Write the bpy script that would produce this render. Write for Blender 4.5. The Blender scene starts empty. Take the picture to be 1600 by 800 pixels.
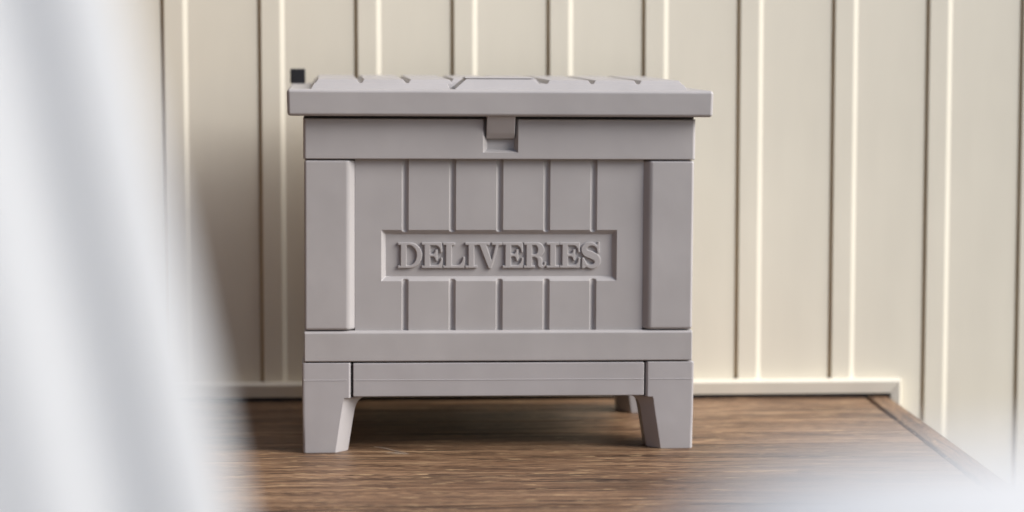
import bpy, bmesh, math, random
from mathutils import Vector, Matrix, noise

random.seed(7)
scene = bpy.context.scene
COL = scene.collection

# ------------------------------------------------------------------ camera, sky, sun, exposure
cam_data = bpy.data.cameras.new('camera')
cam = bpy.data.objects.new('camera', cam_data)
COL.objects.link(cam)
scene.camera = cam
CAM = Vector((0.0, -4.079, 0.612))
cam.location = CAM
cam.rotation_euler = (math.radians(90 - 5.159), 0, math.radians(-2.823))
cam_data.sensor_width = 36.0
cam_data.lens = 36.0 * 3777.0 / 1600.0
cam_data.clip_start = 0.05
cam_data.clip_end = 500.0
cam_data.dof.use_dof = True
cam_data.dof.focus_distance = 3.45
cam_data.dof.aperture_fstop = 2.2

SUN_DIR = Vector((0.80, -0.26, 0.58)).normalized()
SUN_EL = math.asin(SUN_DIR.z)
SUN_ROT = math.atan2(SUN_DIR.x, SUN_DIR.y)
world = bpy.data.worlds.new('World')
scene.world = world
world.use_nodes = True
wn = world.node_tree.nodes
wl = world.node_tree.links
bg = wn['Background']
sky = wn.new('ShaderNodeTexSky')
sky.sky_type = 'NISHITA'
sky.sun_disc = False
sky.sun_elevation = SUN_EL
sky.sun_rotation = SUN_ROT
sky.dust_density = 1.5
sky.air_density = 1.0
sky.ozone_density = 1.0
wl.new(sky.outputs['Color'], bg.inputs['Color'])
bg.inputs['Strength'].default_value = 0.05

sun_data = bpy.data.lights.new('sun', 'SUN')
sun_data.energy = 1.5
sun_data.angle = math.radians(38)
sun_data.color = (1.0, 0.985, 0.96)
sun = bpy.data.objects.new('sun', sun_data)
COL.objects.link(sun)
sun.rotation_euler = SUN_DIR.to_track_quat('Z', 'Y').to_euler()
sun.location = SUN_DIR * 6

scene.view_settings.view_transform = 'Standard'
scene.view_settings.look = 'None'
scene.view_settings.gamma = 1.0
scene.view_settings.use_curve_mapping = False
scene.view_settings.exposure = 1.85
scene.render.engine = 'CYCLES'
scene.cycles.use_denoising = True
scene.cycles.max_bounces = 8
scene.cycles.diffuse_bounces = 5

# ------------------------------------------------------------------ materials
def new_mat(name):
    m = bpy.data.materials.new(name)
    m.use_nodes = True
    nt = m.node_tree
    return m, nt.nodes, nt.links, nt.nodes['Principled BSDF']

def ramp(n, stops, interp='LINEAR'):
    r = n.new('ShaderNodeValToRGB')
    r.color_ramp.interpolation = interp
    e = r.color_ramp.elements
    e[0].position, e[0].color = stops[0][0], (*stops[0][1], 1)
    e[1].position, e[1].color = stops[-1][0], (*stops[-1][1], 1)
    for p, c in stops[1:-1]:
        k = e.new(p)
        k.color = (*c, 1)
    return r

def plastic(name, col, rough=0.46, var=0.05, bump=0.10):
    m, n, l, b = new_mat(name)
    tc = n.new('ShaderNodeTexCoord')
    a = n.new('ShaderNodeTexNoise'); a.inputs['Scale'].default_value = 9; a.inputs['Detail'].default_value = 5
    l.new(tc.outputs['Object'], a.inputs['Vector'])
    lo = tuple(c * (1 - var) for c in col); hi = tuple(min(1, c * (1 + var)) for c in col)
    r = ramp(n, [(0.3, lo), (0.7, hi)])
    l.new(a.outputs['Fac'], r.inputs['Fac'])
    # tiny dust specks
    v = n.new('ShaderNodeTexVoronoi'); v.inputs['Scale'].default_value = 55
    l.new(tc.outputs['Object'], v.inputs['Vector'])
    s = n.new('ShaderNodeMath'); s.operation = 'LESS_THAN'; s.inputs[1].default_value = 0.045
    l.new(v.outputs['Distance'], s.inputs[0])
    s2 = n.new('ShaderNodeSeparateColor'); l.new(v.outputs['Color'], s2.inputs['Color'])
    s3 = n.new('ShaderNodeMath'); s3.operation = 'LESS_THAN'; s3.inputs[1].default_value = 0.13
    l.new(s2.outputs['Red'], s3.inputs[0])
    s4 = n.new('ShaderNodeMath'); s4.operation = 'MULTIPLY'
    l.new(s.outputs[0], s4.inputs[0]); l.new(s3.outputs[0], s4.inputs[1])
    s5 = n.new('ShaderNodeMath'); s5.operation = 'MULTIPLY'; s5.inputs[1].default_value = 0.35
    l.new(s4.outputs[0], s5.inputs[0])
    mx = n.new('ShaderNodeMix'); mx.data_type = 'RGBA'
    l.new(s5.outputs[0], mx.inputs['Factor'])
    l.new(r.outputs['Color'], mx.inputs['A'])
    mx.inputs['B'].default_value = tuple(c * 0.45 for c in col) + (1,)
    l.new(mx.outputs['Result'], b.inputs['Base Color'])
    rr = n.new('ShaderNodeMapRange')
    rr.inputs['To Min'].default_value = rough - 0.06; rr.inputs['To Max'].default_value = rough + 0.08
    l.new(a.outputs['Fac'], rr.inputs['Value'])
    l.new(rr.outputs['Result'], b.inputs['Roughness'])
    f = n.new('ShaderNodeTexNoise'); f.inputs['Scale'].default_value = 700; f.inputs['Detail'].default_value = 3
    l.new(tc.outputs['Object'], f.inputs['Vector'])
    w = n.new('ShaderNodeTexNoise'); w.inputs['Scale'].default_value = 14; w.inputs['Detail'].default_value = 2
    l.new(tc.outputs['Object'], w.inputs['Vector'])
    bp = n.new('ShaderNodeBump'); bp.inputs['Strength'].default_value = bump; bp.inputs['Distance'].default_value = 0.0006
    l.new(f.outputs['Fac'], bp.inputs['Height'])
    bp2 = n.new('ShaderNodeBump'); bp2.inputs['Strength'].default_value = 0.25; bp2.inputs['Distance'].default_value = 0.004
    l.new(w.outputs['Fac'], bp2.inputs['Height']); l.new(bp.outputs['Normal'], bp2.inputs['Normal'])
    l.new(bp2.outputs['Normal'], b.inputs['Normal'])
    return m

def painted_metal(name, col):
    m, n, l, b = new_mat(name)
    tc = n.new('ShaderNodeTexCoord')
    mp = n.new('ShaderNodeMapping'); mp.inputs['Scale'].default_value = (6, 6, 1.2)
    l.new(tc.outputs['Object'], mp.inputs['Vector'])
    a = n.new('ShaderNodeTexNoise'); a.inputs['Scale'].default_value = 2.0; a.inputs['Detail'].default_value = 6
    l.new(mp.outputs['Vector'], a.inputs['Vector'])
    r = ramp(n, [(0.3, tuple(c * 0.95 for c in col)), (0.7, tuple(min(1, c * 1.03) for c in col))])
    l.new(a.outputs['Fac'], r.inputs['Fac'])
    l.new(r.outputs['Color'], b.inputs['Base Color'])
    b.inputs['Roughness'].default_value = 0.42
    w = n.new('ShaderNodeTexNoise'); w.inputs['Scale'].default_value = 5; w.inputs['Detail'].default_value = 2
    l.new(tc.outputs['Object'], w.inputs['Vector'])
    bp = n.new('ShaderNodeBump'); bp.inputs['Strength'].default_value = 0.3; bp.inputs['Distance'].default_value = 0.006
    l.new(w.outputs['Fac'], bp.inputs['Height'])
    l.new(bp.outputs['Normal'], b.inputs['Normal'])
    return m

def wood(name):
    m, n, l, b = new_mat(name)
    tc = n.new('ShaderNodeTexCoord')
    oi = n.new('ShaderNodeObjectInfo')
    mul = n.new('ShaderNodeVectorMath'); mul.operation = 'SCALE'; mul.inputs['Scale'].default_value = 17.3
    cmb = n.new('ShaderNodeCombineXYZ')
    for k in ('X', 'Y', 'Z'):
        l.new(oi.outputs['Random'], cmb.inputs[k])
    l.new(cmb.outputs['Vector'], mul.inputs[0])
    add = n.new('ShaderNodeVectorMath'); add.operation = 'ADD'
    l.new(tc.outputs['Object'], add.inputs[0]); l.new(mul.outputs['Vector'], add.inputs[1])
    # knots and waviness bend the grain
    wob = n.new('ShaderNodeTexNoise'); wob.inputs['Scale'].default_value = 5.5; wob.inputs['Detail'].default_value = 2
    mw = n.new('ShaderNodeMapping'); mw.inputs['Scale'].default_value = (1.0, 3.0, 3.0)
    l.new(add.outputs['Vector'], mw.inputs['Vector']); l.new(mw.outputs['Vector'], wob.inputs['Vector'])
    wsub = n.new('ShaderNodeMath'); wsub.operation = 'MULTIPLY_ADD'; wsub.inputs[1].default_value = 0.035; wsub.inputs[2].default_value = -0.0175
    l.new(wob.outputs['Fac'], wsub.inputs[0])
    cw = n.new('ShaderNodeCombineXYZ'); l.new(wsub.outputs[0], cw.inputs['Y'])
    add2 = n.new('ShaderNodeVectorMath'); add2.operation = 'ADD'
    l.new(add.outputs['Vector'], add2.inputs[0]); l.new(cw.outputs['Vector'], add2.inputs[1])
    def grain(sx, sy, det, rough=0.6):
        mp = n.new('ShaderNodeMapping'); mp.inputs['Scale'].default_value = (sx, sy, 1.0)
        l.new(add2.outputs['Vector'], mp.inputs['Vector'])
        t = n.new('ShaderNodeTexNoise'); t.inputs['Scale'].default_value = 1.0; t.inputs['Detail'].default_value = det
        t.inputs['Roughness'].default_value = rough
        l.new(mp.outputs['Vector'], t.inputs['Vector'])
        return t
    g1 = grain(3.2, 48, 7, 0.70)
    r1 = ramp(n, [(0.30, (0.050, 0.023, 0.011)), (0.42, (0.145, 0.076, 0.038)), (0.53, (0.230, 0.132, 0.071)), (0.62, (0.32, 0.197, 0.112)), (0.72, (0.50, 0.34, 0.19))])
    l.new(g1.outputs['Fac'], r1.inputs['Fac'])
    g2 = grain(9, 200, 3, 0.6)
    r2 = ramp(n, [(0.38, (0.25, 0.21, 0.19)), (0.48, (1, 1, 1)), (0.66, (1.0, 1.0, 1.0)), (0.72, (1.25, 1.22, 1.15))])
    l.new(g2.outputs['Fac'], r2.inputs['Fac'])
    mx = n.new('ShaderNodeMix'); mx.data_type = 'RGBA'; mx.blend_type = 'MULTIPLY'; mx.inputs['Factor'].default_value = 0.9
    l.new(r1.outputs['Color'], mx.inputs['A']); l.new(r2.outputs['Color'], mx.inputs['B'])
    # sparse long black checks
    g3 = grain(1.6, 110, 3, 0.5)
    r3 = ramp(n, [(0.33, (0.08, 0.06, 0.05)), (0.385, (1, 1, 1))])
    l.new(g3.outputs['Fac'], r3.inputs['Fac'])
    mx2 = n.new('ShaderNodeMix'); mx2.data_type = 'RGBA'; mx2.blend_type = 'MULTIPLY'; mx2.inputs['Factor'].default_value = 1.0
    l.new(mx.outputs['Result'], mx2.inputs['A']); l.new(r3.outputs['Color'], mx2.inputs['B'])
    # small pale flecks and fine pores
    g4 = grain(26, 150, 2, 0.5)
    r4 = ramp(n, [(0.62, (0, 0, 0)), (0.68, (1, 1, 1))])
    l.new(g4.outputs['Fac'], r4.inputs['Fac'])
    mx3 = n.new('ShaderNodeMix'); mx3.data_type = 'RGBA'; mx3.inputs['B'].default_value = (0.47, 0.32, 0.175, 1)
    fk = n.new('ShaderNodeMath'); fk.operation = 'MULTIPLY'; fk.inputs[1].default_value = 0.65
    l.new(r4.outputs['Color'], fk.inputs[0]); l.new(fk.outputs[0], mx3.inputs['Factor'])
    l.new(mx2.outputs['Result'], mx3.inputs['A'])
    g5 = grain(70, 420, 2, 0.5)
    r5 = ramp(n, [(0.36, (0.55, 0.52, 0.50)), (0.52, (1.06, 1.06, 1.06))])
    l.new(g5.outputs['Fac'], r5.inputs['Fac'])
    mx4 = n.new('ShaderNodeMix'); mx4.data_type = 'RGBA'; mx4.blend_type = 'MULTIPLY'; mx4.inputs['Factor'].default_value = 0.8
    l.new(mx3.outputs['Result'], mx4.inputs['A']); l.new(r5.outputs['Color'], mx4.inputs['B'])
    # oval knots with growth rings
    mk = n.new('ShaderNodeMapping'); mk.inputs['Scale'].default_value = (2.6, 9.0, 1.0)
    l.new(add2.outputs['Vector'], mk.inputs['Vector'])
    vk = n.new('ShaderNodeTexVoronoi'); vk.inputs['Scale'].default_value = 1.0; vk.voronoi_dimensions = '2D'
    l.new(mk.outputs['Vector'], vk.inputs['Vector'])
    rk = n.new('ShaderNodeMath'); rk.operation = 'MULTIPLY'; rk.inputs[1].default_value = 85.0
    l.new(vk.outputs['Distance'], rk.inputs[0])
    sk = n.new('ShaderNodeMath'); sk.operation = 'SINE'; l.new(rk.outputs[0], sk.inputs[0])
    r6 = ramp(n, [(0.0, (0.30, 0.24, 0.20)), (0.7, (1, 1, 1))])
    mrk = n.new('ShaderNodeMapRange'); mrk.inputs['From Min'].default_value = -1.0
    l.new(sk.outputs[0], mrk.inputs['Value']); l.new(mrk.outputs['Result'], r6.inputs['Fac'])
    mask = n.new('ShaderNodeMapRange'); mask.inputs['From Min'].default_value = 0.30; mask.inputs['From Max'].default_value = 0.06
    mask.inputs['To Max'].default_value = 0.75
    l.new(vk.outputs['Distance'], mask.inputs['Value'])
    mx5 = n.new('ShaderNodeMix'); mx5.data_type = 'RGBA'; mx5.blend_type = 'MULTIPLY'
    l.new(mask.outputs['Result'], mx5.inputs['Factor'])
    l.new(mx4.outputs['Result'], mx5.inputs['A']); l.new(r6.outputs['Color'], mx5.inputs['B'])
    # plank to plank tint
    hs = n.new('ShaderNodeHueSaturation')
    mr = n.new('ShaderNodeMapRange'); mr.inputs['To Min'].default_value = 0.85; mr.inputs['To Max'].default_value = 1.15
    l.new(oi.outputs['Random'], mr.inputs['Value']); l.new(mr.outputs['Result'], hs.inputs['Value'])
    l.new(mx5.outputs['Result'], hs.inputs['Color'])
    l.new(hs.outputs['Color'], b.inputs['Base Color'])
    b.inputs['Roughness'].default_value = 0.5
    bp = n.new('ShaderNodeBump'); bp.inputs['Strength'].default_value = 0.5; bp.inputs['Distance'].default_value = 0.001
    l.new(g2.outputs['Fac'], bp.inputs['Height']); l.new(bp.outputs['Normal'], b.inputs['Normal'])
    return m

def cloth(name, col, thin=0.0):
    m, n, l, b = new_mat(name)
    tc = n.new('ShaderNodeTexCoord')
    a = n.new('ShaderNodeTexNoise'); a.inputs['Scale'].default_value = 30; a.inputs['Detail'].default_value = 4
    l.new(tc.outputs['Object'], a.inputs['Vector'])
    r = ramp(n, [(0.3, tuple(c * 0.97 for c in col)), (0.7, col)])
    l.new(a.outputs['Fac'], r.inputs['Fac']); l.new(r.outputs['Color'], b.inputs['Base Color'])
    b.inputs['Roughness'].default_value = 0.85
    wv = n.new('ShaderNodeTexNoise'); wv.inputs['Scale'].default_value = 900
    l.new(tc.outputs['Object'], wv.inputs['Vector'])
    bp = n.new('ShaderNodeBump'); bp.inputs['Strength'].default_value = 0.2; bp.inputs['Distance'].default_value = 0.0005
    l.new(wv.outputs['Fac'], bp.inputs['Height']); l.new(bp.outputs['Normal'], b.inputs['Normal'])
    if thin:
        tr = n.new('ShaderNodeBsdfTranslucent'); tr.inputs['Color'].default_value = (*col, 1)
        ms = n.new('ShaderNodeMixShader'); ms.inputs['Fac'].default_value = thin
        l.new(b.outputs['BSDF'], ms.inputs[1]); l.new(tr.outputs['BSDF'], ms.inputs[2])
        l.new(ms.outputs['Shader'], n['Material Output'].inputs['Surface'])
    return m

def ground_mat(name, c1, c2, scale):
    m, n, l, b = new_mat(name)
    tc = n.new('ShaderNodeTexCoord')
    a = n.new('ShaderNodeTexNoise'); a.inputs['Scale'].default_value = scale; a.inputs['Detail'].default_value = 8
    l.new(tc.outputs['Object'], a.inputs['Vector'])
    r = ramp(n, [(0.3, c1), (0.7, c2)])
    l.new(a.outputs['Fac'], r.inputs['Fac']); l.new(r.outputs['Color'], b.inputs['Base Color'])
    b.inputs['Roughness'].default_value = 0.9
    return m

M_BOX = plastic('greige_plastic', (0.36, 0.34, 0.336))
M_BASE = plastic('base_plastic', (0.355, 0.336, 0.338))
M_IN = plastic('inner_shade_plastic', (0.03, 0.027, 0.025))  # near black, puts shade into the colour under the box and below the lid
M_BLACK = plastic('black_plastic', (0.012, 0.012, 0.014), rough=0.4, bump=0.05)
M_WALL = painted_metal('cream_painted_metal', (0.73, 0.68, 0.565))
M_TRIM = painted_metal('cream_trim', (0.74, 0.69, 0.585))
M_WOOD = wood('brown_wood_grain')
M_CLOTH = cloth('white_cloth', (0.66, 0.645, 0.62))
M_SHEER = cloth('white_sheer', (0.76, 0.77, 0.78), 0.4)
M_GROUND = ground_mat('concrete', (0.12, 0.115, 0.105), (0.20, 0.19, 0.175), 6)
M_SLOT_SHADE = ground_mat('slot_shade_brown', (0.50, 0.38, 0.23), (0.60, 0.47, 0.30), 8)  # backing colour stands in for the warm brown shade in the rib slots
M_METAL = plastic('white_metal', (0.7, 0.7, 0.7), rough=0.35)
M_SCR = plastic('pale_scratch', (0.62, 0.5, 0.38), rough=0.6)
M_DARKWOOD = ground_mat('dark_timber', (0.07, 0.042, 0.024), (0.13, 0.08, 0.048), 12)

# ------------------------------------------------------------------ helpers
def empty(name, loc=(0, 0, 0), rot=(0, 0, 0), parent=None):
    o = bpy.data.objects.new(name, None)
    COL.objects.link(o)
    o.location = loc; o.rotation_euler = rot
    o.empty_display_size = 0.05
    if parent: o.parent = parent
    return o

def tag(o, label=None, cat=None, group=None, kind=None):
    if label: o['label'] = label
    if cat: o['category'] = cat
    if group: o['group'] = group
    if kind: o['kind'] = kind
    return o

def obj(name, bm, mat, parent=None, smooth=35, loc=None):
    bmesh.ops.recalc_face_normals(bm, faces=bm.faces)
    me = bpy.data.meshes.new(name)
    bm.to_mesh(me); bm.free()
    me.materials.append(mat)
    if smooth:
        for p in me.polygons: p.use_smooth = True
        me.set_sharp_from_angle(angle=math.radians(smooth))
    o = bpy.data.objects.new(name, me)
    COL.objects.link(o)
    if parent: o.parent = parent
    if loc: o.location = loc
    if smooth and smooth < 100:
        w = o.modifiers.new('normals', 'WEIGHTED_NORMAL'); w.keep_sharp = True; w.weight = 80
    return o

def copy(o, parent=None, loc=None):
    c = o.copy()
    COL.objects.link(c)
    if parent: c.parent = parent
    if loc: c.location = loc
    return c

def bevel(bm, w, seg=2):
    bmesh.ops.bevel(bm, geom=list(bm.edges), offset=w, segments=seg, affect='EDGES', profile=0.5, clamp_overlap=True)

def box_bm(x0, x1, y0, y1, z0, z1, bv=0.0, seg=2):
    bm = bmesh.new()
    vs = [bm.verts.new(p) for p in ((x0, y0, z0), (x1, y0, z0), (x1, y1, z0), (x0, y1, z0),
                                    (x0, y0, z1), (x1, y0, z1), (x1, y1, z1), (x0, y1, z1))]
    for f in ((3, 2, 1, 0), (4, 5, 6, 7), (0, 1, 5, 4), (1, 2, 6, 5), (2, 3, 7, 6), (3, 0, 4, 7)):
        bm.faces.new([vs[i] for i in f])
    if bv: bevel(bm, bv, seg)
    return bm

def merge(*bms):
    out = bms[0]
    for b in bms[1:]:
        me = bpy.data.meshes.new('tmp'); b.to_mesh(me); b.free()
        out.from_mesh(me); bpy.data.meshes.remove(me)
    return out

def loft_bm(sections, bv=0.0, seg=2):
    """closed polygon sections with the same number of points, capped at both ends"""
    bm = bmesh.new()
    rows = [[bm.verts.new(p) for p in s] for s in sections]
    n = len(rows[0])
    for a, b in zip(rows, rows[1:]):
        for i in range(n):
            bm.faces.new((a[i], a[(i + 1) % n], b[(i + 1) % n], b[i]))
    bm.faces.new(rows[0][::-1]); bm.faces.new(rows[-1])
    if bv: bevel(bm, bv, seg)
    return bm

def frustum_bm(b0, b1, t0, t1, z0, z1, bv=0.0):
    """b0/b1 = lower rectangle corners (x, y), t0/t1 = upper rectangle"""
    return loft_bm([[(b0[0], b0[1], z0), (b1[0], b0[1], z0), (b1[0], b1[1], z0), (b0[0], b1[1], z0)],
                    [(t0[0], t0[1], z1), (t1[0], t0[1], z1), (t1[0], t1[1], z1), (t0[0], t1[1], z1)]], bv)

def field_bm(xs, zs, depth, back, skip=None):
    """front skin y = depth(x, z) over a grid of lines, closed by a skirt and a back at y = back"""
    bm = bmesh.new()
    V = [[bm.verts.new((x, depth(x, z), z)) for x in xs] for z in zs]
    nx, nz = len(xs), len(zs)
    used = [[not (skip and skip(0.5 * (xs[i] + xs[i + 1]), 0.5 * (zs[j] + zs[j + 1]))) for i in range(nx - 1)] for j in range(nz - 1)]
    Bk = {}
    def bv_(i, j):
        if (i, j) not in Bk: Bk[(i, j)] = bm.verts.new((xs[i], back, zs[j]))
        return Bk[(i, j)]
    for j in range(nz - 1):
        for i in range(nx - 1):
            if not used[j][i]: continue
            bm.faces.new((V[j][i], V[j][i + 1], V[j + 1][i + 1], V[j + 1][i]))
            for (di, dj, a, b) in ((0, -1, (i, j), (i + 1, j)), (0, 1, (i + 1, j + 1), (i, j + 1)),
                                   (-1, 0, (i, j + 1), (i, j)), (1, 0, (i + 1, j), (i + 1, j + 1))):
                ii, jj = i + di, j + dj
                if 0 <= ii < nx - 1 and 0 <= jj < nz - 1 and used[jj][ii]: continue
                bm.faces.new((V[a[1]][a[0]], bv_(*a), bv_(*b), V[b[1]][b[0]]))
    for v in [v for v in bm.verts if not v.link_faces]: bm.verts.remove(v)
    return bm

def lines(*stops):
    """sorted unique grid lines from (start, end, count) pieces"""
    s = set()
    for a, b, n in stops:
        for k in range(n + 1): s.add(round(a + (b - a) * k / n, 6))
    return sorted(s)

# ------------------------------------------------------------------ ground
bm = bmesh.new()
bmesh.ops.create_grid(bm, x_segments=2, y_segments=2, size=150)
g = obj('ground', bm, M_GROUND, smooth=None, loc=(0, 0, -0.20))
tag(g, kind='structure')

# ------------------------------------------------------------------ ribbed cream wall
WZ0, WZ1 = -0.20, 2.35
PITCH, X0, RIB_H = 0.1614, -0.3871, 0.0028
wall = empty('ribbed_wall', (0, 0, WZ0))
tag(wall, 'cream painted metal wall with evenly spaced vertical ribs behind the grey box', 'wall')
# one panel (pan + rolled edges) shared by all
SL = 0.0042     # slope of the rib side
RW = 0.046      # whole rib width
def prism_z(prof, z0, z1, bv=0.0):
    return loft_bm([[(x, y, z0) for x, y in prof], [(x, y, z1) for x, y in prof]], bv)
panel_bm = prism_z([(RW - 0.003, 0.0), (PITCH - 0.0012, 0.0), (PITCH - 0.0002, 0.0006), (PITCH - 0.0002, 0.0052), (RW - 0.003, 0.0052)], 0.0, WZ1 - WZ0)
p0 = obj('panel', panel_bm, M_WALL, wall, loc=(X0, 0, 0))
def rib_profile():
    # folded seam: a narrow dark slot on the left, flat crown, sloping right flank
    return [(0.0064, 0.0052), (0.0064, -RIB_H * 0.7), (0.0068, -RIB_H * 0.95), (0.0080, -RIB_H), (0.0368, -RIB_H), (0.0386, -RIB_H * 0.9),
            (RW - 0.0008, -0.0003), (RW, 0.0004), (RW, 0.0052)]
rib_bm = prism_z(rib_profile(), 0.001, WZ1 - WZ0 - 0.001)
r0 = obj('rib', rib_bm, M_WALL, wall, loc=(X0, 0, 0), smooth=40)
for k in range(-7, 12):
    if k == 0: continue
    copy(p0, wall, (X0 + k * PITCH, 0, 0))
    copy(r0, wall, (X0 + k * PITCH, 0, 0))
back = obj('backing', box_bm(X0 - 7 * PITCH, X0 + 13 * PITCH, 0.0053, 0.06, 0.0, WZ1 - WZ0), M_SLOT_SHADE, wall, smooth=None)

# added return wall, unseen at the left, cuts fill light from that side
side = empty('light_block_wall', (-0.74, 0, WZ0))
tag(side, 'added dark timber boarded wall out of view at the left, blocking light', 'wall')
sb0 = obj('board', box_bm(-0.03, 0, -0.118, 0, 0, WZ1 - WZ0, 0.002), M_DARKWOOD, side, loc=(0, -0.03, 0))
for k in range(1, 22): copy(sb0, side, (0, -0.03 - k * 0.12, 0))

# added board fence, unseen behind the viewer, blocks low sky light
fence = empty('light_block_fence', (0, -7.6, WZ0))
tag(fence, 'added tall dark timber board fence, unseen behind the viewer, blocking low sky light', 'fence')
fb0 = obj('board', box_bm(-0.148, 0.148, -0.02, 0.02, 0, 2.7, 0.003), M_DARKWOOD, fence, loc=(-7.0, 0, 0))
for k in range(1, 38): copy(fb0, fence, (-7.0 + k * 0.3, 0.01 * (k % 2), 0))

# trim framing the deck joint (horizontal strip, mitred into a short upright at the right)
TZ0, TZ1, TX1, TXI = 0.0066, 0.0310, 0.8670, 0.8490
def trim_section(p, q, lip):
    return p
trim = empty('trim', (0, 0, -WZ0), parent=wall)
def strip_h(x0, x1i, x1o, bv):
    # face from inner lower line to outer upper line, thin lip along the outer edge; mitre at the right
    d, e = -0.019, -0.022
    secs = []
    for side in (0, 1):
        xi = x0 if side == 0 else x1i
        xo = x0 if side == 0 else x1o
        t = 0.82
        xm = xi + (xo - xi) * t
        zm = TZ0 + (TZ1 - TZ0) * t
        secs.append([(xi, -0.0005, TZ0), (xi, d, TZ0), (xm, e, zm), (xm + (xo - xm) * 0.4, e + 0.0008, zm + (TZ1 - zm) * 0.4), (xo, d + 0.004, TZ1), (xo, -0.0005, TZ1)])
    return loft_bm(secs, 0.0005, 1)
obj('trim_strip', strip_h(-1.2, TXI, TX1, 0), M_TRIM, trim, smooth=30)
def strip_v(z0):
    d, e = -0.0192, -0.0222
    secs = []
    for side in (0, 1):
        t = 0.82
        zi = z0 if side == 0 else TZ0
        zo = z0 if side == 0 else TZ1
        xm = TXI + (TX1 - TXI) * t
        zm = zi + (zo - zi) * t
        secs.append([(TXI, -0.0005, zi), (TXI, d, zi), (xm, e, zm), (xm + (TX1 - xm) * 0.4, e + 0.0008, zm + (zo - zm) * 0.4), (TX1, d + 0.004, zo), (TX1, -0.0005, zo)])
    return loft_bm(secs, 0.0005, 1)
obj('trim_strip', strip_v(-0.198), M_TRIM, trim, smooth=30)
obj('gap_shade_strip', box_bm(-1.2, TXI - 0.001, -0.0152, -0.008, -0.03, TZ0 + 0.004), M_BLACK, trim, smooth=None)  # black strip standing in for the shade in the gap under the trim

# ------------------------------------------------------------------ deck of wood-grain planks
deck = empty('deck', (0, 0, 0))
tag(deck, 'brown wood grain plank deck under the grey box', 'deck', kind='structure')
PW, DY0, DXR = 0.117, -0.016, 0.8035
NPL = 15
pl_bm = box_bm(-2.1, 0, -PW + 0.0026, 0, -0.022, 0, 0.0012, 2)
pl0 = obj('plank', pl_bm, M_WOOD, deck, loc=(DXR, DY0, 0))
for k in range(1, NPL):
    copy(pl0, deck, (DXR + random.uniform(-0.0012, 0.0012), DY0 - k * PW, random.uniform(-0.0003, 0.0003)))
DYF = DY0 - NPL * PW
# end board with a slightly wavy inner edge, built along its own x axis
bm = bmesh.new()
NS = 90
Lb = DY0 - DYF
rows = []
for i in range(NS + 1):
    t = i / NS
    xx = Lb * t
    wv = 0.0016 * noise.noise(Vector((xx * 9, 3.1, 0))) + 0.0008 * noise.noise(Vector((xx * 40, 1.1, 0)))
    rows.append([bm.verts.new(p) for p in ((xx, 0.018 + 0 * wv, -0.05), (xx, 0.018, -0.0012), (xx, 0.0168, 0.0006),
                                            (xx, -0.0162 + wv, 0.0006), (xx, -0.0185 + wv, -0.003), (xx, -0.0185 + wv, -0.05))])
for a, b in zip(rows, rows[1:]):
    for i in range(6): bm.faces.new((a[i], a[(i + 1) % 6], b[(i + 1) % 6], b[i]))
bm.faces.new(rows[0]); bm.faces.new(rows[-1])
eb = obj('end_board', bm, M_WOOD, deck)
eb.location = (0.8275, DY0 + 0.001, 0)
eb.rotation_euler = (0, 0, math.radians(-90))
obj('joist_frame', box_bm(-1.29, 0.835, DYF + 0.02, DY0 - 0.004, -0.198, -0.0225), M_DARKWOOD, deck, smooth=None)
obj('fascia', box_bm(-1.30, 0.844, DYF - 0.02, DYF - 0.001, -0.198, -0.001, 0.001), M_WOOD, deck)
# pale fibres lying on the boards beside the front foot
def strand(name, pts, w, parent):
    bm = bmesh.new()
    rows = []
    for i, p in enumerate(pts):
        p = Vector(p)
        d = (Vector(pts[min(i + 1, len(pts) - 1)]) - Vector(pts[max(i - 1, 0)])).normalized()
        s = Vector((-d.y, d.x, 0))
        ww = w * (0.35 if i in (0, len(pts) - 1) else 1)
        rows.append([bm.verts.new(q) for q in (p + s * ww, p + Vector((0, 0, ww * 1.2)), p - s * ww, p - Vector((0, 0, ww)))])
    for a, b in zip(rows, rows[1:]):
        for i in range(4): bm.faces.new((a[i], a[(i + 1) % 4], b[(i + 1) % 4], b[i]))
    bm.faces.new(rows[0]); bm.faces.new(rows[-1])
    return obj(name, bm, M_SCR, parent)
strand('straw_fibre', [(-0.030, -0.485, 0.0006), (-0.012, -0.505, 0.001), (0.004, -0.53, 0.0008), (0.022, -0.548, 0.0006)], 0.0009, deck)
strand('straw_fibre', [(-0.012, -0.540, 0.0006), (0.005, -0.545, 0.0008), (0.020, -0.552, 0.0006)], 0.0006, deck)

# ------------------------------------------------------------------ grey delivery box
ROLL = 0.0060
BOX_LOC = Vector((0.1555, -0.5273, 0.0))
BOX_YAW = math.radians(1.58)
box = empty('delivery_box', BOX_LOC, (0, ROLL, BOX_YAW))
tag(box, 'grey plastic parcel box on four short legs with raised word DELIVERIES', 'parcel box')
BD = 0.430            # body depth

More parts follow.
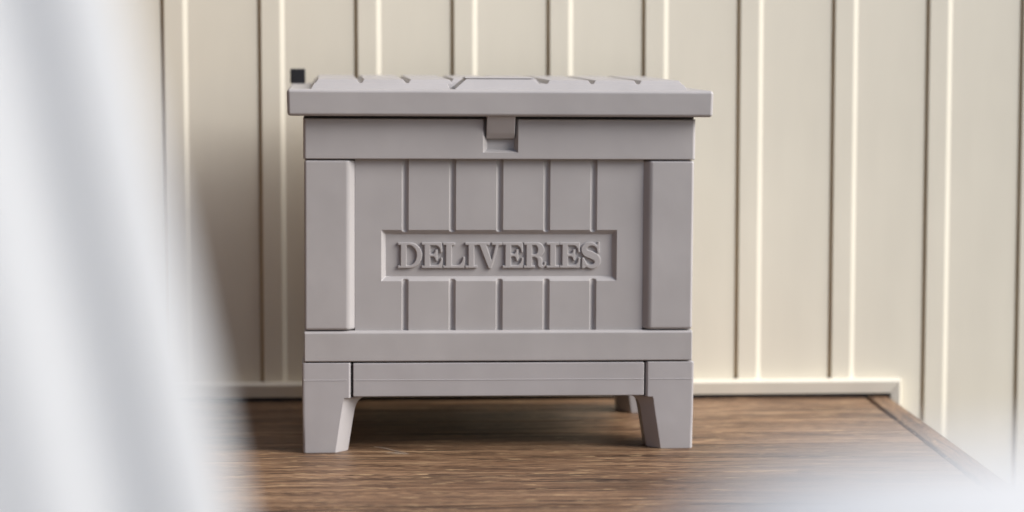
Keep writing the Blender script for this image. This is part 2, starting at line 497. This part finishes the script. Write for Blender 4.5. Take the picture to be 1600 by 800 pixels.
# --- base: legs, aprons
def ridge_bm(x0, x1, y):
    pr = [(y + 0.001, 0.1066), (y - 0.0006, 0.1070), (y + 0.001, 0.1086)]
    return loft_bm([[(x0, a, b) for a, b in pr], [(x1, a, b) for a, b in pr]])
def leg_bm(sx, rear):
    """sx = -1 left, +1 right; inner edges chamfered front and back, tapering to the foot"""
    y0, y1 = (0.0, 0.085) if not rear else (BD - 0.085, BD)
    R = 0.0046
    def sec(z, xo, xi, xc, c, ins=0.0):
        ya, yb = y0 + ins, y1 - ins
        xo -= ins; xc += ins
        q = R * (1 - 0.7071)
        pts = [(xo, ya + R), (xo - q, ya + q), (xo - R, ya), (xi + 0.0008, ya), (xi - 0.0006, ya + 0.0004), (xc + 0.0008, ya + c - 0.001), (xc, ya + c + 0.0012),
               (xc, yb - c - 0.0012), (xc + 0.0008, yb - c + 0.001), (xi - 0.0006, yb - 0.0004), (xi + 0.0008, yb), (xo - R, yb), (xo - q, yb - q), (xo, yb - R)]
        out = []
        for x, y in pts:
            # feet end level on the deck although the box stands slightly out of true
            zz = z if z > 0.003 else z + ROLL * sx * abs(x)
            out.append((sx * x, y, zz))
        return out
    s = [sec(0.0, 0.2905, 0.2425, 0.2236, 0.021, 0.0009), sec(0.0014, 0.2905, 0.2423, 0.2234, 0.021),
         sec(0.040, 0.2908, 0.2364, 0.2172, 0.021),
         sec(0.060, 0.2912, 0.2332, 0.2138, 0.021),
         sec(0.069, 0.2912, 0.2318, 0.2112, 0.021),
         sec(0.0745, 0.2912, 0.2311, 0.2076, 0.021),
         sec(0.0780, 0.2912, 0.2306, 0.2025, 0.021),
         sec(0.0805, 0.2912, 0.2300, 0.1950, 0.021),
         sec(0.0807, 0.2912, 0.2222, 0.2190, 0.0035),
         sec(0.1314, 0.2915, 0.2222, 0.2190, 0.0035), sec(0.1326, 0.2915, 0.2222, 0.2190, 0.0035, 0.0010)]
    return loft_bm(s)
for sx, rear in ((-1, False), (1, False), (-1, True), (1, True)):
    lg = obj('leg', leg_bm(sx, rear), M_BASE, box, smooth=40)
    y = -0.0004 if not rear else BD - 0.001
    if not rear:
        xa, xb = sorted((sx * 0.2908, sx * 0.2232))
        obj('moulding_line', ridge_bm(xa + 0.002, xb - 0.002, y + 0.0004), M_BASE, lg, smooth=None)
def apron(x0, x1, y0, y1):
    return box_bm(x0, x1, y0, y1, 0.0822, 0.1322, 0.0018, 2)
ap = obj('apron', apron(-0.2165, 0.2165, 0.0, 0.020), M_BASE, box)
obj('moulding_line', ridge_bm(-0.2150, 0.2150, 0.0), M_BASE, ap, smooth=None)
obj('apron', apron(-0.2165, 0.2165, BD - 0.020, BD), M_BASE, box)
obj('apron', apron(-0.2905, -0.2705, 0.088, BD - 0.088), M_BASE, box)
obj('apron', apron(0.2705, 0.2905, 0.088, BD - 0.088), M_BASE, box)
obj('bottom_plate', box_bm(-0.27, 0.27, 0.022, BD - 0.022, 0.0835, 0.1315), M_IN, box, smooth=None)

# --- body shell, posts, rails
obj('inner_shell', box_bm(-0.2755, 0.2755, 0.0305, BD - 0.018, 0.134, 0.482), M_IN, box, smooth=None)
ZB0, ZB1 = 0.4338, 0.4932      # upper band
ZR0, ZR1 = 0.1345, 0.1800      # lower rail
PANEL_Y = 0.0085
# lower rail: front bar with a chamfered upper edge, plus side and back bars
def bar_prof(x0, x1, ch=0.0042):
    # profile in y-z swept along x
    pr = [(0.0, ZR0), (0.0, ZR1 - ch * 0.6), (ch, ZR1), (0.028, ZR1), (0.028, ZR0)]
    return loft_bm([[(x0, y, z) for y, z in pr], [(x1, y, z) for y, z in pr]], 0.0020, 3)
rail = obj('lower_rail', bar_prof(-0.2885, 0.2885), M_BOX, box)
obj('lower_rail', box_bm(-0.2882, -0.2762, 0.0285, BD - 0.001, ZR0, ZR1, 0.0013), M_BOX, box)
obj('lower_rail', box_bm(0.2762, 0.2882, 0.0285, BD - 0.001, ZR0, ZR1, 0.0013), M_BOX, box)
obj('lower_rail', box_bm(-0.2755, 0.2755, BD - 0.0175, BD - 0.001, ZR0, ZR1, 0.0013), M_BOX, box)
# corner posts: flat front, wide chamfer towards the panel
def post_bm(sx, rear):
    z0, z1 = ZR1 + 0.0012, ZB0 - 0.0012
    xo, xi, xc = 0.2880, 0.2233, 0.2118
    if not rear:
        pr = [(xo, 0.0005), (xi, 0.0005), (xc, PANEL_Y + 0.002), (xc, 0.030), (0.277, 0.030), (0.277, 0.067), (xo - 0.0005, 0.067)]
    else:
        pr = [(xo - 0.0005, BD - 0.067), (0.277, BD - 0.067), (0.277, BD - 0.0175), (0.222, BD - 0.0175), (0.222, BD - 0.001), (xo, BD - 0.001)]
    bm = loft_bm([[(sx * x, y, z0) for x, y in pr], [(sx * x, y, z1) for x, y in pr]])
    es = [e for e in bm.edges if abs(e.verts[0].co.z - e.verts[1].co.z) < 1e-5 or (abs(e.verts[0].co.x) > 0.2870) or (abs(e.verts[0].co.y - 0.0005) < 1e-5)]
    bmesh.ops.bevel(bm, geom=es, offset=0.0042, segments=4, affect='EDGES', profile=0.5, clamp_overlap=True)
    return bm
for sx, rear in ((-1, False), (1, False), (-1, True), (1, True)):
    obj('corner_post', post_bm(sx, rear), M_BOX, box)

# --- upper band with the latch recess
LX0, LX1, LZ = -0.0262, 0.0262, 0.4436
def band_depth(x, z):
    d = min((x - LX0) / 0.0075, (LX1 - x) / 0.0055, (z - LZ) / 0.0045)
    e = -0.0008 + 0.0115 * max(0.0, min(1.0, d))
    for q, r in ((HB - abs(x), 0.0050), (z - ZB0, 0.0016), (ZB1 - z, 0.0016)):
        if q < r: e += r - math.sqrt(max(0.0, r * r - (r - q) ** 2))
    return e
HB = 0.2893
xs = lines((-HB, -HB + 0.0050, 8), (HB - 0.0050, HB, 8), (-HB, LX0, 6), (LX0, LX0 + 0.0075, 5), (LX0 + 0.0075, LX1 - 0.0055, 6), (LX1 - 0.0055, LX1, 5), (LX1, HB, 6))
zs = lines((ZB0, ZB0 + 0.0016, 4), (ZB1 - 0.0016, ZB1, 4), (ZB0, LZ, 3), (LZ, LZ + 0.0045, 4), (LZ + 0.0045, ZB1, 8))
def band_round(x, z):
    # softened outer edges
    r = 0.0016
    d = band_depth(x, z)
    return d
band = obj('upper_band', field_bm(xs, zs, band_depth, 0.030), M_BOX, box, smooth=30)
obj('upper_band', box_bm(-HB, -0.2762, 0.0305, BD, ZB0, ZB1, 0.0012), M_BOX, box)
obj('upper_band', box_bm(0.2762, HB, 0.0305, BD, ZB0, ZB1, 0.0012), M_BOX, box)
obj('upper_band', box_bm(-0.2755, 0.2755, BD - 0.0175, BD, ZB0, ZB1, 0.0012), M_BOX, box)

# --- front panel: molded planks, grooves, recessed name plate
GR = [-0.1396, -0.0698, 0.0, 0.0698, 0.1396]
GW, GD = 0.0052, 0.0046
NX, NZ0, NZ1, NBV, ND = 0.1748, 0.2530, 0.3290, 0.0068, 0.0062
def groove(x):
    d = 0.0
    for g_ in GR:
        t = abs(x - g_) / GW
        if t < 1: d = max(d, GD * math.sqrt(max(0.0, 1 - t ** 1.7)))
    return d
def panel_depth(x, z):
    nm = min((x + NX), (NX - x), (z - NZ0), (NZ1 - z)) / NBV
    nm = ND * max(0.0, min(1.0, nm))
    # a groove runs out inside the frame bevel
    gz = groove(x)
    inside = min(z - NZ0, NZ1 - z)
    if inside > 0 and abs(x) < NX:
        fade = max(0.0, 1 - inside / (NBV * 0.95))
        gz *= math.sqrt(fade) if fade > 0 else 0
    return PANEL_Y + max(gz, nm)
panel = empty('front_panel', parent=box)
ZP0, ZP1 = ZR1 - 0.002, ZB0 + 0.002
def glines(a, b):
    s = [(a, b, max(1, int((b - a) / 0.02)))]
    out = set(lines(*s))
    for g_ in GR:
        for k in range(-8, 9):
            v = round(g_ + GW * k / 8, 6)
            if a - 1e-6 <= v <= b + 1e-6: out.add(v)
    for v in (-NX, -NX + NBV, NX - NBV, NX):
        for q in range(0, 1):
            if a < v < b: out.add(round(v, 6))
    return sorted(out)
edges = [-0.2135] + GR + [0.2135]
zlow = lines((ZP0, NZ0, 4))
zhigh = lines((NZ1, ZP1, 4))
zall = sorted(set(zlow) | set(zhigh) | set(lines((NZ0, NZ1, 4))))
inname = lambda x, z: abs(x) < NX and NZ0 < z < NZ1
for i in range(6):
    xs = glines(edges[i], edges[i + 1])
    if i in (0, 5):
        obj('panel_board', field_bm(xs, zall, panel_depth, 0.029, inname), M_BOX, panel, smooth=50)
    else:
        obj('panel_board', field_bm(xs, zlow, panel_depth, 0.029), M_BOX, panel, smooth=50)
        obj('panel_board', field_bm(xs, zhigh, panel_depth, 0.029), M_BOX, panel, smooth=50)
xs = sorted(set(glines(-NX, NX)) | {-NX, NX})
zs = lines((NZ0, NZ0 + NBV, 6), (NZ0 + NBV, NZ1 - NBV, 3), (NZ1 - NBV, NZ1, 6))
xs = sorted(set(xs) | set(lines((-NX, -NX + NBV, 6), (NX - NBV, NX, 6))))
plate = obj('name_plate', field_bm(xs, zs, panel_depth, 0.0292), M_BOX, panel, smooth=40)

# --- raised letters (slab serif capitals drawn as outlines)
SER, STM = 0.10, 0.225
def arc(cx, cz, rx, rz, a0, a1, n=14):
    return [(cx + rx * math.cos(math.radians(a0 + (a1 - a0) * k / n)), cz + rz * math.sin(math.radians(a0 + (a1 - a0) * k / n))) for k in range(n + 1)]
def G_I(w):
    a, b = (w - STM) / 2, (w + STM) / 2
    return [[(0, 0), (w, 0), (w, SER), (b, SER), (b, 1 - SER), (w, 1 - SER), (w, 1), (0, 1), (0, 1 - SER), (a, 1 - SER), (a, SER), (0, SER)]]
def G_D(w):
    i = 0.10
    out = [(0, 0)] + arc(w * 0.45, 0.5, w * 0.55, 0.5, -90, 90, 24) + [(0, 1), (0, 1 - SER), (i, 1 - SER), (i, SER), (0, SER)]
    hl = i + STM
    hr = w - STM * 0.95
    cxx = w * 0.44
    hole = [(hl, SER)] + arc(cxx, 0.5, hr - cxx, 0.5 - SER, -90, 90, 18) + [(hl, 1 - SER)]
    return [out, hole]
def G_E(w):
    i = 0.10
    s = i + STM
    t = w - 0.085
    return [[(0, 0), (w - 0.02, 0), (w, 0.40), (w - 0.07, 0.40)] + arc(w - 0.30, 0.36, 0.225, 0.36 - SER, 0, -70, 6) +
            [(s, SER), (s, 0.455), (s + 0.10, 0.455)] + arc(s + 0.10, 0.335, 0.095, 0.12, 90, 20, 4) + [(s + 0.215, 0.29), (s + 0.285, 0.29), (s + 0.285, 0.72), (s + 0.215, 0.72)] +
            arc(s + 0.10, 0.675, 0.095, 0.12, -20, -90, 4) + [(s, 0.555), (s, 1 - SER)] + arc(w - 0.32, 0.66, 0.225, 0.34 - SER, 70, 0, 6) +
            [(w - 0.09, 0.62), (w - 0.02, 0.62), (w - 0.035, 1), (0, 1), (0, 1 - SER), (i, 1 - SER), (i, SER), (0, SER)]]
def G_L(w):
    i = 0.10
    s = i + STM
    return [[(0, 0), (w - 0.03, 0), (w, 0.43), (w - 0.075, 0.43)] + arc(w - 0.34, 0.40, 0.25, 0.40 - SER, 0, -75, 6) +
            [(s, SER), (s, 1 - SER), (s + 0.13, 1 - SER), (s + 0.13, 1), (0, 1), (0, 1 - SER), (i, 1 - SER), (i, SER), (0, SER)]]
def G_V(w):
    c = w * 0.50
    return [[(c - 0.03, -0.02), (c + 0.075, -0.02), (w - 0.14, 1 - SER), (w, 1 - SER), (w, 1), (w * 0.60, 1), (w * 0.60, 1 - SER), (w - 0.26, 1 - SER),
             (c + 0.085, 0.30), (w * 0.375, 1 - SER), (w * 0.49, 1 - SER), (w * 0.49, 1), (0, 1), (0, 1 - SER), (0.10, 1 - SER)]]
def G_R(w):
    i = 0.09
    s = i + STM
    bz = 0.72
    out = [(0, 0), (s + 0.11, 0), (s + 0.11, SER), (s, SER), (s, 0.43), (s + 0.08, 0.43)] + \
          arc(s + 0.08, 0.27, 0.15, 0.16, 90, 0, 6) + arc(w - 0.18, 0.155, 0.145, 0.165, 180, 300, 8) + [(w - 0.01, 0.11), (w + 0.01, 0.23), (w - 0.06, 0.24)] + \
          arc(w - 0.115, 0.16, 0.04, 0.05, -20, -160, 4) + [(w - 0.15, 0.28)] + arc(w - 0.33, 0.30, 0.18, 0.16, 10, 70, 5) + \
          arc(w - 0.37, 0.715, 0.30, 0.285, -62, 90, 14) + [(0, 1), (0, 1 - SER), (i, 1 - SER), (i, SER), (0, SER)]
    hole = [(s, 0.53)] + arc(s + 0.10, 0.715, 0.13, 0.185, -90, 90, 12) + [(s, 1 - SER)]
    return [out, hole]
def G_S(w):
    # variable width stroke along a centre line
    c = []
    c += arc(w * 0.50, 0.745, w * 0.36, 0.20, 20, 180, 12)
    c += arc(w * 0.50, 0.735, w * 0.36, 0.205, 180, 262, 7)[1:]
    c += [(w * 0.56, 0.495)]
    c += arc(w * 0.53, 0.26, w * 0.35, 0.215, 74, 0, 7)
    c += arc(w * 0.53, 0.25, w * 0.35, 0.205, 0, -165, 13)[1:]
    n = len(c)
    wd = []
    for k in range(n):
        t = k / (n - 1)
        wd.append(0.050 + 0.095 * max(0, math.sin(math.pi * t)) ** 1.6)
    lft, rgt = [], []
    for k, p in enumerate(c):
        a = Vector(c[max(0, k - 1)]); b = Vector(c[min(n - 1, k + 1)])
        d = (b - a).normalized()
        nn = Vector((-d.y, d.x))
        lft.append(tuple(Vector(p) + nn * wd[k])); rgt.append(tuple(Vector(p) - nn * wd[k]))
    return [lft + rgt[::-1]]
def S_serifs(w):
    return [[(w * 0.87, 0.60), (w * 0.985, 0.60), (w * 0.985, 1.02), (w * 0.90, 1.02), (w * 0.80, 0.86)],
            [(w * 0.02, -0.02), (w * 0.11, -0.02), (w * 0.30, 0.05), (w * 0.27, 0.20), (w * 0.13, 0.40), (w * 0.02, 0.40)]]
LETTERS = [('D', 620.5, 658), ('E', 657.5, 690), ('L', 691, 725), ('I', 725.5, 744), ('V', 743.5, 783), ('E', 784, 816.5),
           ('R', 817.5, 852), ('I', 852.8, 872.5), ('E', 873.5, 906), ('S', 908, 936.5)]
CAP = 0.0378
LZ0 = 0.2722
def letter_mesh(polys, width, scale, depth):
    cu = bpy.data.curves.new('outline', 'CURVE')
    cu.dimensions = '2D'; cu.fill_mode = 'BOTH'
    cu.extrude = depth / 2 - 0.0010
    cu.bevel_depth = 0.0010; cu.bevel_resolution = 1; cu.offset = -0.0008
    for pts in polys:
        cl = []
        for p in pts:
            if not cl or (Vector(p) - Vector(cl[-1])).length > 0.004: cl.append(p)
        if (Vector(cl[0]) - Vector(cl[-1])).length < 0.004: cl.pop()
        sp = cu.splines.new('POLY')
        sp.points.add(len(cl) - 1)
        for q, p in zip(sp.points, cl): q.co = (p[0] * scale, p[1] * scale, 0, 1)
        sp.use_cyclic_u = True
    o = bpy.data.objects.new('outline', cu)
    COL.objects.link(o)
    dg = bpy.context.evaluated_depsgraph_get()
    me = bpy.data.meshes.new_from_object(o.evaluated_get(dg))
    bpy.data.objects.remove(o); bpy.data.curves.remove(cu)
    return me
GL = {'D': G_D, 'E': G_E, 'L': G_L, 'I': G_I, 'V': G_V, 'R': G_R, 'S': G_S}
px2m = 0.3003 / 317.0
floor_y = PANEL_Y + ND
for ch, a, b in LETTERS:
    w_m = (b - a) * px2m
    wu = w_m / CAP
    bm = bmesh.new()
    me = letter_mesh(GL[ch](wu), wu, CAP, 0.0060)
    bm.from_mesh(me)
    if ch == 'S':
        for s in S_serifs(wu):
            bm.from_mesh(letter_mesh([s], wu, CAP, 0.0057))
    bmesh.ops.transform(bm, matrix=Matrix.Rotation(math.radians(90), 4, 'X'), verts=bm.verts)
    lo = obj('raised_letter', bm, M_BOX, panel, smooth=35)
    lo['label'] = 'raised capital letter ' + ch
    lo.location = ((a - 778.7) * px2m, floor_y - 0.0008, LZ0)

# --- side panels (five boards each) and back
for sx in (-1, 1):
    n = 5
    y0, y1 = 0.068, BD - 0.068
    for k in range(n):
        ya = y0 + (y1 - y0) * k / n + 0.002
        yb = y0 + (y1 - y0) * (k + 1) / n - 0.002
        xa, xb = sorted((sx * 0.2758, sx * 0.2800))
        obj('side_board', box_bm(xa, xb, ya, yb, ZR1 + 0.001, ZB0 - 0.001, 0.0014), M_BOX, box)
obj('back_wall', box_bm(-0.2215, 0.2215, BD - 0.0175, BD - 0.008, ZR1 + 0.001, ZB0 - 0.001, 0.001), M_BOX, box)

# --- lid
LXH, LY0, LY1, LZB, LZT = 0.3128, -0.0200, 0.452, 0.4972, 0.5360
bm = loft_bm([[(-LXH + 0.0010, LY0 + 0.001, LZB), (LXH - 0.0010, LY0 + 0.001, LZB), (LXH - 0.0010, LY1 - 0.001, LZB), (-LXH + 0.0010, LY1 - 0.001, LZB)],
              [(-LXH, LY0, LZT), (LXH, LY0, LZT), (LXH, LY1, LZT), (-LXH, LY1, LZT)]])
bevel(bm, 0.0050, 4)
lid = obj('lid', bm, M_BOX, box)
obj('lid_skirt', box_bm(-0.2870, 0.2870, 0.0055, BD - 0.004, 0.4940, LZB + 0.004), M_IN, lid, smooth=None)
# raised field: common sloping base, then eight slats with grooves between them
FX, FY0, FY1 = 0.2790, 0.006, 0.440
ZM, ZT = LZT + 0.0085, LZT + 0.0140
INS = 0.0060   # inward lean of the base
HX = 0.0735    # half width of the cut-out for the handle plate
HYB = 0.115    # its back edge
obj('raised_field', frustum_bm((-FX, FY0), (-HX, FY1), (-FX + INS, FY0 + 0.013), (-HX - 0.004, FY1 - 0.006), LZT - 0.002, ZM, 0.0008), M_BOX, lid)
obj('raised_field', frustum_bm((0.058, FY0), (FX, FY1), (0.0585, FY0 + 0.013), (FX - INS, FY1 - 0.006), LZT - 0.002, ZM, 0.0008), M_BOX, lid)
obj('raised_field', frustum_bm((-HX + 0.0004, HYB), (HX - 0.0004, FY1), (-HX + 0.0008, HYB + 0.006), (HX - 0.0008, FY1 - 0.006), LZT - 0.002, ZM, 0.0), M_BOX, lid)
SP = 0.0685
for k in range(8):
    xa, xb = -4 * SP + k * SP, -4 * SP + (k + 1) * SP
    gap = 0.0012
    y0 = FY0 + 0.0135
    if k in (3, 4): y0 = HYB + 0.008
    xa2 = xa + gap if k > 0 else -FX + INS + 0.0008
    xb2 = xb - gap if k < 7 else FX - INS - 0.0008
    obj('lid_slat', frustum_bm((xa2, y0), (xb2, FY1 - 0.0065), (xa2 + 0.0046, y0 + 0.0082), (xb2 - 0.0046, FY1 - 0.010), ZM - 0.001, ZT, 0.0009), M_BOX, lid)
# handle plate in the middle of the front edge
hp = obj('handle_plate', frustum_bm((-0.0700, FY0 + 0.001), (0.0700, HYB - 0.004), (-0.0495, FY0 + 0.020), (0.0495, HYB - 0.012), LZT - 0.002, ZT + 0.0012, 0.0010), M_BOX, lid)
obj('handle_lip', loft_bm([[(-0.0520, FY0 + 0.0195, ZT + 0.0018), (0.0520, FY0 + 0.0195, ZT + 0.0018), (0.0520, HYB - 0.02, ZT + 0.0018), (-0.0520, HYB - 0.02, ZT + 0.0018)],
                           [(-0.0510, FY0 + 0.0205, ZT + 0.0034), (0.0510, FY0 + 0.0205, ZT + 0.0034), (0.0480, HYB - 0.025, ZT + 0.0042), (-0.0480, HYB - 0.025, ZT + 0.0042)]], 0.0005, 1), M_BOX, hp)
# tongue that hangs from the lid into the recess, lower edge turned in
TW = 0.0208
prof = [(-0.0165, LZB + 0.006), (-0.0010, 0.4722), (0.0045, 0.4640), (0.0082, 0.4640), (0.0082, LZB + 0.006)]
bm = loft_bm([[(-TW, y, z) for y, z in prof], [(TW, y, z) for y, z in prof]])
bevel(bm, 0.0012, 2)
obj('latch_tongue', bm, M_BOX, lid)

# ------------------------------------------------------------------ small black cube on the lid
CS = 0.0122
bm = box_bm(-CS, CS, -CS, CS, 0.0, 0.0224, 0.0016, 3)
cube = empty('small_black_cube', (0, 0, 0))
tag(cube, 'small matte black cube standing on the left end of the box lid', 'cube')
obj('cube_body', bm, M_BLACK, cube)
obj('top_cap', box_bm(-CS + 0.0002, CS - 0.0002, -CS + 0.0002, CS - 0.0002, 0.0218, 0.0236, 0.0007), M_BLACK, cube)
MB = Matrix.Translation(BOX_LOC) @ Matrix.Rotation(BOX_YAW, 4, 'Z') @ Matrix.Rotation(ROLL, 4, 'Y')
cube.location = MB @ Vector((-0.3015, 0.425, LZT + 0.0002))
cube.rotation_euler = (0, ROLL, BOX_YAW)

# ------------------------------------------------------------------ white curtain in the left foreground
yaw = math.radians(2.823)
RT = Vector((math.cos(yaw), -math.sin(yaw), 0))     # to the right of the view
FW = Vector((math.sin(yaw), math.cos(yaw), 0))
DC = 0.92
base_c = CAM + FW * DC
base_c.z = 0
def edge_x(z):
    # free edge of the cloth, flaring towards the floor
    zz = max(-0.2, min(z, 1.9))
    if zz > 0.36: return -0.108 - 0.20 * (zz - 0.4315) + 0.04 * max(0, zz - 0.7) ** 2
    return -0.0937 - 0.05 * (0.36 - zz)
curt = empty('curtain', (base_c.x, base_c.y, -0.20))
tag(curt, 'blurred white curtain hanging in soft folds in the left foreground', 'curtain')
bm = bmesh.new()
NU, NV = 120, 70
grid = []
for j in range(NV + 1):
    z = -0.185 + (1.90 + 0.185) * j / NV
    row = []
    for i in range(NU + 1):
        t = i / NU                       # 0 = free edge, 1 = far left
        ex = edge_x(z)
        x = ex - t * (0.50 - 0.08 * min(1, max(0, z)))
        f = 0.0020 * math.cos(2 * math.pi * (t * 9.2 - 0.38)) + 0.0016 * math.sin(t * 23 + z * 2)
        x += 0.002 * math.sin(2 * math.pi * t * 9.2)
        y = -f + 0.012 * math.sin(z * 5 + t * 4) - 0.16 * t
        row.append(bm.verts.new(Vector((0, 0, z + 0.20)) + RT * x + FW * y))
    grid.append(row)
for j in range(NV):
    for i in range(NU):
        bm.faces.new((grid[j][i], grid[j][i + 1], grid[j + 1][i + 1], grid[j + 1][i]))
co = obj('cloth', bm, M_SHEER, curt, smooth=180)
# frame that carries it
fr = empty('curtain_stand', (base_c.x, base_c.y, -0.20))
tag(fr, 'slim white metal stand with a rod carrying the blurred curtain', 'stand')
def tube_bm(a, b, r, n=16):
    a, b = Vector(a), Vector(b)
    d = (b - a).normalized()
    u = d.orthogonal().normalized(); v = d.cross(u)
    return loft_bm([[tuple(p + (u * math.cos(2 * math.pi * k / n) + v * math.sin(2 * math.pi * k / n)) * r) for k in range(n)] for p in (a, b)])
for s in (-1.25, 1.15):
    obj('post', tube_bm(RT * s, RT * s + Vector((0, 0, 2.14)), 0.016), M_METAL, fr)
obj('rod', tube_bm(RT * -1.3 + Vector((0, 0, 2.115)), RT * 1.2 + Vector((0, 0, 2.115)), 0.011), M_METAL, fr)

# ------------------------------------------------------------------ white padded pouf low at the right
DP = 0.62
pc = CAM + FW * DP + RT * 0.162
pouf = empty('padded_stool', (pc.x, pc.y, -0.20))
tag(pouf, 'blurred white rounded padded stool low in the right foreground corner', 'stool')
bm = bmesh.new()
prof = [(0.0, 0.004), (0.126, 0.004), (0.141, 0.010), (0.146, 0.03), (0.1475, 0.30), (0.146, 0.607), (0.141, 0.647), (0.128, 0.673), (0.108, 0.688), (0.072, 0.696), (0.036, 0.699), (0.0, 0.700)]
NR = 72
ring = []
for r_, z_ in prof:
    row = []
    for k in range(NR):
        a = 2 * math.pi * k / NR
        rr = r_ * (1 + 0.012 * math.cos(a * 8) * (1 if 0.02 < z_ < 0.65 else 0.3))
        row.append(bm.verts.new((rr * math.cos(a), rr * math.sin(a), z_)) if r_ > 0 else None)
    ring.append(row)
c0 = bm.verts.new((0, 0, prof[0][1])); c1 = bm.verts.new((0, 0, prof[-1][1]))
for a, b in zip(ring, ring[1:]):
    for k in range(NR):
        q = (k + 1) % NR
        if a[0] is None: bm.faces.new((c0, b[q], b[k]))
        elif b[0] is None: bm.faces.new((a[k], a[q], c1))
        else: bm.faces.new((a[k], a[q], b[q], b[k]))
obj('padded_body', bm, M_CLOTH, pouf, smooth=60)
bm = bmesh.new()
rows = []
for k in range(NR):
    a = 2 * math.pi * k / NR
    rows.append([bm.verts.new(((0.1430 + 0.003 * math.cos(2 * math.pi * q / 6)) * math.cos(a), (0.1430 + 0.003 * math.cos(2 * math.pi * q / 6)) * math.sin(a), 0.640 + 0.003 * math.sin(2 * math.pi * q / 6))) for q in range(6)])
for k in range(NR):
    for q in range(6):
        bm.faces.new((rows[k][q], rows[(k + 1) % NR][q], rows[(k + 1) % NR][(q + 1) % 6], rows[k][(q + 1) % 6]))
obj('piping', bm, M_CLOTH, pouf)
